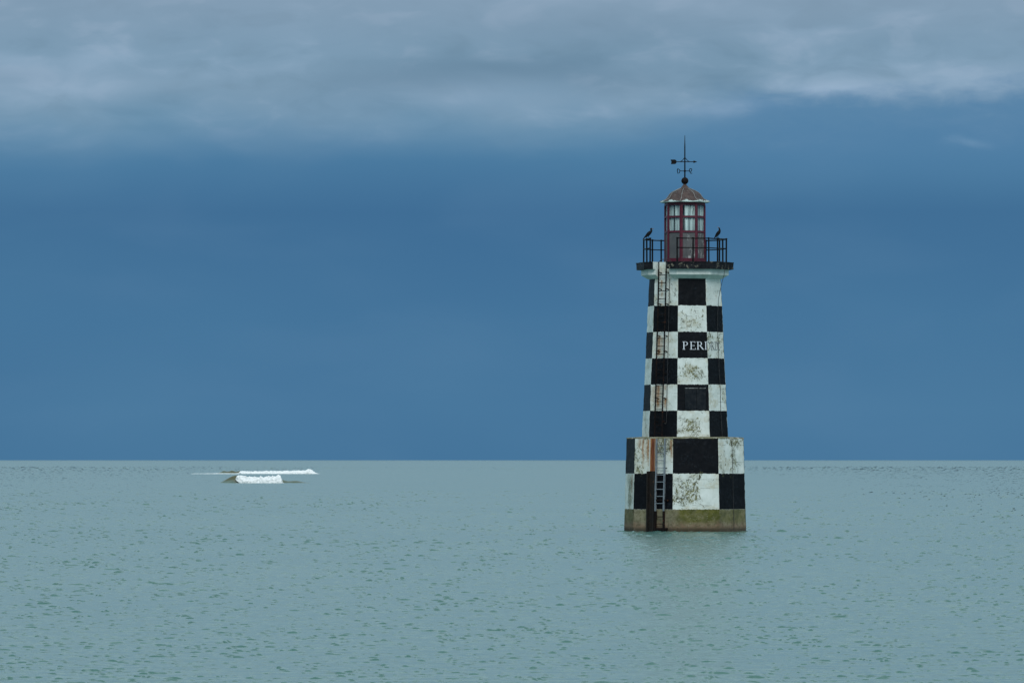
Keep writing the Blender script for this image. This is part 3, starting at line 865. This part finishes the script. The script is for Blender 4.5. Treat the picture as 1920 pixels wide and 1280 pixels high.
lo, fL = ladder('lower_ladder', AZB - 45, apB, 0.47, 0.49, zl0, zl1, 0.47, 0.3325, zy(943.4, 2.5), M_galv, 0.13, 0.030, 0.020, lh, True)
tag(lo, 'grey galvanised lower ladder on the plinth')
ru, fR = ladder('rusted_ladder_foot', AZB - 45, apB, 0.455, 0.47, -0.5, zl0, 0.46, 0.33, zy(981.5, 2.5) - 0.66, M_rustiron, 0.11, 0.034, 0.020, lh, True)
tag(ru, 'dark rusted foot of the plinth ladder near the water')
for z, wd in ((zy(937, 2.5), 0.78), (zy(991, 2.5), 0.72)):
    mb = MB(); a = facep(AZB - 45, apB(z) + 0.07, 0.50 - wd / 2, z); b = facep(AZB - 45, apB(z) + 0.07, 0.50 + wd / 2, z)
    n_, t_ = frame(AZB - 45)
    mb.box((a + b) / 2, (b - a) / 2, n_ * 0.07, Vector((0, 0, 0.05 if wd < .75 else 0.035))); mb.build('cross_bar', M_rustiron, ru if wd < .75 else lo)
for z in (zy(845, 2.5), zy(877, 2.5), zy(905, 2.5)):
    for s in (-1, 1):
        mb = MB(); q = fL(z) + s * 0.235
        mb.tube([facep(AZB - 45, apB(z) - 0.02, q + 0.05 * s, z), facep(AZB - 45, apB(z) + 0.13, q, z)], 0.02, 6); mb.build('bracket', M_rustiron, lo)

# steel guide channel beside the ladder: rusted orange above, black below
M_tan = simple('pale_rust_stain', (0.36, 0.24, 0.15, 1), (0.30, 0.14, 0.07, 1), 6, (0.8, 0.95), st=(2, 2, 0.4))
M_brown = simple('dark_red_rust', (0.13, 0.035, 0.015, 1), (0.20, 0.07, 0.03, 1), 6, (0.8, 0.95), st=(2, 2, 0.4))
def channel(name, z0, z1, mat, s, wdt, dep, bulge=0.0):
    n_, t_ = frame(AZB - 45); mb = MB()
    for j, (ss, hw, d0, d1) in enumerate(((-wdt / 2, 0.028, -0.02, dep), (wdt / 2, 0.028, -0.02, dep), (0, wdt / 2 - 0.03, -0.02, 0.02))):
        a = facep(AZB - 45, apB(z0) + (d0 + d1) / 2, s + ss, z0); b = facep(AZB - 45, apB(z1) + (d0 + d1) / 2, s + ss, z1)
        mb.box((a + b) / 2, t_ * hw, n_ * (d1 - d0) / 2, (b - a) / 2, j)
    return mb.build(name, mat, lh)
M_pit = simple('tarred_steel', (0.004, 0.0035, 0.003, 1), (0.012, 0.008, 0.006, 1), 5, (0.7, 0.9), c3=(0.05, 0.022, 0.010, 1), t3=(0.6, 0.7))
zm = zy(883, 2.5)
tag(channel('guide_channel', -0.8, zm, [M_pit] * 3, -0.065, 0.36, 0.16), 'black tarred lower guide channel running down into the water')
tag(channel('guide_channel', zm + 0.004, Z_BTOP - 0.03, [M_rust, M_tan, M_brown], 0.0, 0.24, 0.07), 'orange rusted upper guide channel on white paint')
mb = MB(); s = -0.175
a = facep(AZB - 45, apB(zm) + 0.03, s, zm); b = facep(AZB - 45, apB(Z_BTOP) + 0.03, s, Z_BTOP - 0.04); n_, t_ = frame(AZB - 45)
mb.box((a + b) / 2, t_ * 0.022, n_ * 0.03, (b - a) / 2); mb.build('white_batten', M_white, lh)
mb = MB(); a = facep(AZB - 45, apB(0) + 0.05, 0.17, -0.5); b = facep(AZB - 45, apB(1) + 0.05, 0.17, 0.75)
mb.tube([a, b], 0.02, 6); mb.build('thin_pipe', M_lead, lh)

# conduit, cables
mb = MB()
zs = np.linspace(zy(792, 1.5), ZC0, 14)
mb.tube([facep(AZT - 45, apT(z) + 0.02, 0.195 - 0.004 * math.sin(z * 2), z) for z in zs], 0.014, 6)
z = zs[0]; mb.tube([facep(AZT - 45, apT(z) + 0.02, 0.195, z), facep(AZT - 45, apT(z) + 0.05, 0.16, z - 0.05), facep(AZT - 45, apT(z) + 0.06, 0.11, z - 0.03)], 0.014, 6)
mb.build('conduit', M_lead, lh)
mb = MB()
pts = [facep(AZT + 45, 1.5, -0.15, ZD + 0.02), facep(AZT + 45, 2.16, 0.08, ZD + 0.03), facep(AZT + 45, 2.19, 0.1, ZD - 0.1), facep(AZT + 45, 2.12, 0.09, ZC1), facep(AZT + 45, 1.95, 0.12, zy(535)), facep(AZT + 45, 1.78, 0.17, zy(558)), facep(AZT + 45, apT(10.0) + .03, 0.2, zy(590))]
for y in (620, 650, 690, 730, 770, 818): pts.append(facep(AZT + 45, apT(zy(y)) + 0.02, 0.20 + 0.03 * math.sin(y), zy(y)))
mb.tube(pts, 0.012, 6); mb.build('cable', M_lead, lh)
mb = MB(); mb.tube([facep(AZB + 45, apB(z) + 0.01, 0.06 + .01 * math.sin(z * 3), z) for z in np.linspace(-0.3, Z_BTOP - 0.02, 10)], 0.013, 6)
mb.build('cable', M_lead, lh)

# shutters in the dark square half way up the front
z0, z1 = ZT[1] + 0.05, ZT[2] - 0.19
for (s0, s1, dd) in ((-0.40, 0.155, 0.012), (0.165, 0.60, 0.02)):
    n_, t_ = frame(AZT); zc = (z0 + z1) / 2
    a = facep(AZT, apT(z0) + dd, (s0 + s1) / 2, z0); b = facep(AZT, apT(z1) + dd, (s0 + s1) / 2, z1)
    mb = MB(); mb.box((a + b) / 2, t_ * (s1 - s0) / 2, n_ * 0.02, (b - a) / 2)
    mb.build('shutter', M_shut, lh, bevel=0.006)
mb = MB(); a = facep(AZT, apT(z1) + 0.03, 0.10, z1 + 0.03); mb.box(a, t_ * 0.50, n_ * 0.02, Vector((0, 0, 0.014))); mb.build('lintel_strip', simple('chipped_lintel', (0.02, 0.022, 0.026, 1), (0.3, 0.32, 0.32, 1), 9), lh)

# ------------------------------------------------------------------ lettering PERDRIX, painted round the corner
LH = 0.375
def glyph(ch):
    """list of 2-D polygons, unit height, serif capitals"""
    P = []
    def bar(x0, y0, x1, y1): P.append([(x0, y0), (x1, y0), (x1, y1), (x0, y1)])
    def arc(cx, cy, rx, ry, a0, a1, w0, w1, n=9):
        for i in range(n):
            t0 = R(a0 + (a1 - a0) * i / n); t1 = R(a0 + (a1 - a0) * (i + 1) / n)
            def pt(t, inner):
                wv = w0 + (w1 - w0) * abs(math.cos(t))
                k = wv if inner else 0
                return (cx + (rx - k) * math.cos(t), cy + (ry - (w0 if inner else 0)) * math.sin(t))
            P.append([pt(t0, 0), pt(t1, 0), pt(t1, 1), pt(t0, 1)])
    T, S = 0.115, 0.045
    def stem(x, serif=True):
        bar(x - T / 2, 0, x + T / 2, 1)
        if serif: bar(x - 0.15, 0.0, x + 0.15, S); bar(x - 0.15, 1 - S, x + 0.15, 1)
    if ch in 'PR':
        stem(0.17); arc(0.36, 0.745, 0.27, 0.255, -90, 90, S, T)
        bar(0.22, 0.49, 0.37, 0.49 + S); bar(0.22, 1 - S, 0.37, 1)
        wdt = 0.66
        if ch == 'R': P.append([(0.34, 0.50), (0.48, 0.50), (0.86, 0.0), (0.70, 0.0)]); wdt = 0.82
    elif ch == 'E':
        stem(0.17); bar(0.2, 0, 0.66, S); bar(0.2, 1 - S, 0.64, 1); bar(0.2, 0.48, 0.52, 0.48 + S)
        bar(0.62, 0, 0.67, 0.2); bar(0.59, 0.82, 0.64, 1); bar(0.49, 0.41, 0.53, 0.6); wdt = 0.7
    elif ch == 'D':
        arc(0.32, 0.5, 0.5, 0.5, -90, 90, S, T, 14); bar(0.22, 0, 0.33, S); bar(0.22, 1 - S, 0.33, 1); wdt = 0.86
    elif ch == 'I': stem(0.17); wdt = 0.34
    elif ch == 'X':
        P.append([(0.04, 1), (0.2, 1), (0.74, 0), (0.58, 0)]); P.append([(0.62, 1), (0.69, 1), (0.14, 0), (0.07, 0)])
        bar(0, 0, 0.24, S); bar(0.5, 0, 0.8, S); bar(0, 1 - S, 0.26, 1); bar(0.52, 1 - S, 0.76, 1); wdt = 0.8
    elif ch == '|': stem(0.17); wdt = 0.34
    return P, wdt
Zt0 = zy(655.2, 1.7)
half = float(Rt(Zt0)) * math.sin(math.pi / 8)
def put_letter(ch, az, s, mat, xs=1.0, depth=0.016, parent=lh, name='letter'):
    P, wdt = glyph(ch); n_, t_ = frame(az); mb = MB()
    for i, poly in enumerate(P):
        dd = depth + 0.0006 * i
        f = [facep(az, apT(Zt0 + y * LH) + dd, s + x * LH * xs, Zt0 + y * LH) for x, y in poly]
        bk = [p - n_ * 0.02 for p in f]; m = len(poly)
        mb.raw(f + bk, [tuple(range(m)), tuple(range(m, 2 * m))[::-1]] + [(j, (j + 1) % m, (j + 1) % m + m, j + m) for j in range(m)])
    return mb.build(name, mat, parent)
sx0 = half
# positions measured leftward from the corner between the front and right faces
for ch, px in (('P', 1279.5), ('E', 1293.2), ('R', 1305.8)):
    put_letter(ch, AZT, (px - 1284.3 - math.sin(R(AZT)) * apT(Zt0) * 40) / 40 / math.cos(R(AZT)), M_letw, 1.1)
dL = put_letter('|', AZT, half - 0.155, M_letw)
put_letter('D', AZT + 45, -half - 0.075, M_letb, 1.0, parent=dL, name='letter_bowl')
s = -half + 0.27
for ch, xs, adv in (('R', 0.95, 0.33), ('I', 1.0, 0.15), ('X', 1.0, 0.33)):
    put_letter(ch, AZT + 45, s, M_letb, xs); s += adv

# ------------------------------------------------------------------ cormorants
def bird(name, spine, feet, bill, wing, label, loc):
    root = empty(name, loc, 0.0)
    root.parent = None
    tag(root, label, 'bird', 'cormorants perched on the gallery railing')
    mb = MB(); n = 12; vs = []; pts = [Vector((x, 0, z)) for x, z, a, b in spine]
    for i, (x, z, a, b) in enumerate(spine):
        d = (pts[min(i + 1, len(pts) - 1)] - pts[max(0, i - 1)]).normalized()
        up = Vector((-d.z, 0, d.x))
        for k in range(n):
            t = 2 * math.pi * k / n
            vs.append(pts[i] + up * math.sin(t) * a + Vector((0, 1, 0)) * math.cos(t) * b)
    fs = [(i * n + k, i * n + (k + 1) % n, (i + 1) * n + (k + 1) % n, (i + 1) * n + k) for i in range(len(pts) - 1) for k in range(n)]
    fs += [tuple(range(n))[::-1], tuple((len(pts) - 1) * n + k for k in range(n))]
    mb.raw(vs, fs)
    body = mb.build('body', M_bird, root, True)
    sd = body.modifiers.new('sub', 'SUBSURF'); sd.levels = 1; sd.render_levels = 2
    for s in (-1, 1):
        mb = MB(); m = len(wing)
        a = [Vector((x, s * (y + 0.014), z)) for x, z, y in wing]; b = [Vector((x, s * (y - 0.02), z)) for x, z, y in wing]
        mb.raw(a + b, [tuple(range(m)), tuple(range(m, 2 * m))[::-1]] + [(j, (j + 1) % m, (j + 1) % m + m, j + m) for j in range(m)])
        mb.build('wing', M_bird, root, bevel=0.012)
    mb = MB(); mb.tube([(x, 0, z) for x, z in bill], [0.018, 0.012, 0.010, 0.004][:len(bill)], 6); mb.build('bill', M_bill, root, True)
    for s, (fx, fz, hx, hz) in zip((-1, 1), feet):
        mb = MB(); mb.tube([(hx, s * 0.045, hz), ((hx + fx) / 2 - .01, s * 0.05, (hz + fz) / 2), (fx, s * 0.05, fz)], [0.022, 0.013, 0.012], 6)
        for q in (-1, 0, 1): mb.tube([(fx, s * 0.05, fz), (fx + 0.04, s * 0.05 + q * 0.03, fz + 0.006), (fx + 0.075, s * 0.05 + q * 0.045, fz - 0.02)], [0.011, 0.009, 0.005], 5)
        mb.build('leg', M_bird, root)
    return root
def worldp(p):
    m = Matrix.Rotation(TH, 4, 'Z'); q = m @ Vector(p); return (q.x + LX, q.y + D0, q.z)
# left bird: x right in metres from the feet, z up from the rail top
a, b = pol(RR_, AZT - 45 - 67.5), pol(RR_, AZT - 45 - 22.5)
pf = a.lerp(b, 0.62); zr = ZTOP + 0.026
bird('cormorant', [(-0.225, -0.03, .012, .035), (-0.17, 0.03, .022, .045), (-0.10, 0.09, .045, .065), (-0.03, 0.15, .075, .085), (0.05, 0.225, .095, .095),
                   (0.115, 0.29, .082, .082), (0.165, 0.335, .058, .058), (0.188, 0.375, .048, .044), (0.165, 0.41, .042, .038), (0.145, 0.435, .040, .036), (0.15, 0.462, .042, .038), (0.185, 0.468, .038, .030), (0.215, 0.462, .018, .016)],
     [(-0.04, 0.0, -0.02, 0.12), (0.07, 0.0, 0.05, 0.15)], [(0.20, 0.462), (0.245, 0.458), (0.285, 0.455), (0.295, 0.44)],
     [(-0.16, 0.04, .04), (-0.05, 0.08, .07), (0.07, 0.17, .088), (0.12, 0.26, .078), (0.09, 0.31, .06), (0.0, 0.24, .075), (-0.10, 0.14, .06)],
     'black cormorant with bent neck perched on the left side of the gallery railing', worldp((pf.x, pf.y, zr)))
a, b = pol(RR_, AZT + 45 + 22.5), pol(RR_, AZT + 45 - 22.5)
pf = a.lerp(b, 0.45)
rb_ = bird('cormorant', [(-0.215, -0.02, .012, .035), (-0.17, 0.035, .022, .045), (-0.12, 0.10, .048, .065), (-0.065, 0.17, .078, .085), (0.0, 0.24, .092, .092),
                   (0.045, 0.31, .072, .075), (0.06, 0.36, .055, .05), (0.055, 0.40, .042, .040), (0.045, 0.435, .036, .034), (0.04, 0.462, .040, .036), (0.025, 0.482, .030, .027), (0.008, 0.497, .018, .015)],
     [(-0.08, 0.0, -0.06, 0.12), (0.0, 0.0, -0.02, 0.14)], [(0.018, 0.488), (-0.01, 0.505), (-0.045, 0.522), (-0.052, 0.515)],
     [(-0.17, 0.03, .04), (-0.10, 0.06, .065), (0.0, 0.16, .086), (0.045, 0.26, .07), (0.02, 0.32, .06), (-0.05, 0.25, .074), (-0.12, 0.15, .06)],
     'upright black cormorant with raised bill perched on the right side of the gallery railing', worldp((pf.x, pf.y, zr)))

# ------------------------------------------------------------------ breaking waves
def wave_sheet(x0, x1, hfun, depth, nx, nt, mat, name, parent, rough=0.0, seed=0, lean=0.25, ybase=0.0):
    """humped ridge from front foot over the crest to the back foot"""
    xs = np.linspace(x0, x1, nx); ts = np.linspace(0, 1, nt)
    Xg, Tg = np.meshgrid(xs, ts)
    H = hfun((Xg - x0) / (x1 - x0))
    # profile: steep front, rounded top, long back
    yy = np.interp(Tg, [0, .2, .38, .5, .62, 1], [-0.30, -0.24, -0.10, 0.05, 0.3, 1.0])
    zz = np.interp(Tg, [0, .2, .38, .5, .62, 1], [-0.25, 0.42, 0.90, 1.0, 0.88, -0.25])
    Y = ybase + yy * depth; Z = zz * H
    if rough:
        d = (fbm(Xg * 1.1 + seed, Tg * 7 + seed, seed, 4) - 0.5) * 2
        d2 = (fbm(Xg * 4.0 + seed, Tg * 16, seed + 5, 3) - 0.5) * 2
        amp = np.clip(H, 0, 1) ** 0.6
        Z = Z + rough * amp * (0.45 * d + 0.35 * d2) * sstep(Tg, 0.1, 0.4)
        Y = Y - rough * amp * (0.8 * d + 0.5 * d2)
    if name == 'foam':
        tt = (Xg - x0) / (x1 - x0); low = 1 - np.clip(zz, 0, 1)
        Xg = Xg + 0.10 * (x1 - x0) * low * np.exp(-(tt / 0.12) ** 2) * (0.6 if x1 - x0 > 12 else 1.0) + 0.05 * (x1 - x0) * low * np.exp(-((1 - tt) / 0.1) ** 2)
    V = np.stack([Xg, Y, Z], -1).reshape(-1, 3)
    tx = (Xg - x0) / (x1 - x0)
    face_shade = sstep(zz + tx * 0.75 + 0.3 * (vnoise(Xg * 1.3, Tg * 6, 2) - .5), 0.62, 0.95) if name == 'swell_face' else 0.55 + 0 * Xg  # painted shade mask: dark towards crest and right end, pale at lower left
    i = np.arange(nt - 1)[:, None] * nx + np.arange(nx - 1)[None, :]
    Qd = np.stack([i, i + 1, i + nx + 1, i + nx], -1).reshape(-1, 4)
    me = bpy.data.meshes.new(name); me.from_pydata(V.tolist(), [], Qd.tolist()); me.materials.append(mat)
    a_ = me.attributes.new('face_shade', 'FLOAT', 'POINT'); a_.data.foreach_set('value', face_shade.ravel().astype(np.float32))
    return mobj(name, me, parent, True)

def px2x(px, d): return (px - 960) / F * d
# nearer breaker
d1 = 925.0
wv = empty('breaking_wave', (px2x(485, d1), d1, 0)); tag(wv, 'nearer shorter breaking wave with brown green curl at its left end', 'wave', 'waves breaking off the horizon')
X = lambda px: px2x(px, d1) - px2x(485, d1)
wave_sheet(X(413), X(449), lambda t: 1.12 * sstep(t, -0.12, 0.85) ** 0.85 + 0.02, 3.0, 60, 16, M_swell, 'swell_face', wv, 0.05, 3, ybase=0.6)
wave_sheet(X(441), X(529), lambda t: (0.95 + 0.05 * np.sin(t * 9) + 0.22 * (vnoise(t * 22, t * 0, 3) - .5) + 0.14 * (vnoise(t * 60, t * 0, 4) - .5) + 0.12 * np.exp(-((t - .9) / .08) ** 2) + 0.1 * np.exp(-(t / .06) ** 2)) * sstep(t, -0.02, 0.05) ** .5 * (1 - sstep(t, 0.955, 1.0)) ** .5, 3.0, 150, 26, M_foam, 'foam', wv, 0.34, 7)
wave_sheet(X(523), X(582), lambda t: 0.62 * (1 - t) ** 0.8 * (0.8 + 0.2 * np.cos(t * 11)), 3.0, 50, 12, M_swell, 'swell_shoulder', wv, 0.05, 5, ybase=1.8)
# farther breaker
d2 = 1540.0
wv = empty('breaking_wave', (px2x(480, d2), d2, 0)); tag(wv, 'farther longer breaking wave with a thin white line trailing left', 'wave', 'waves breaking off the horizon')
X = lambda px: px2x(px, d2) - px2x(480, d2)
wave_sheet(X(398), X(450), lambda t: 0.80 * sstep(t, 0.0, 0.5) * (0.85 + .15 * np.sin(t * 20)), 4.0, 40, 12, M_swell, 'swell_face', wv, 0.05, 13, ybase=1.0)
wave_sheet(X(447), X(594), lambda t: (0.60 + 0.14 * (vnoise(t * 34, t * 0, 3) - .4) + 0.12 * (vnoise(t * 90, t * 0, 5) - .5) + 0.30 * np.exp(-((t - .90) / .05) ** 2) + 0.2 * t) * sstep(t, -0.02, 0.03) * (1 - sstep(t, 0.93, 1.0)), 4.0, 220, 20, M_foam, 'foam', wv, 0.32, 17)
wave_sheet(X(360), X(450), lambda t: (0.05 + 0.13 * t) * (0.7 + 0.6 * vnoise(t * 30, t * 0, 8)), 4.0, 120, 12, M_foam, 'foam_trail', wv, 0.12, 23, ybase=-2.0)
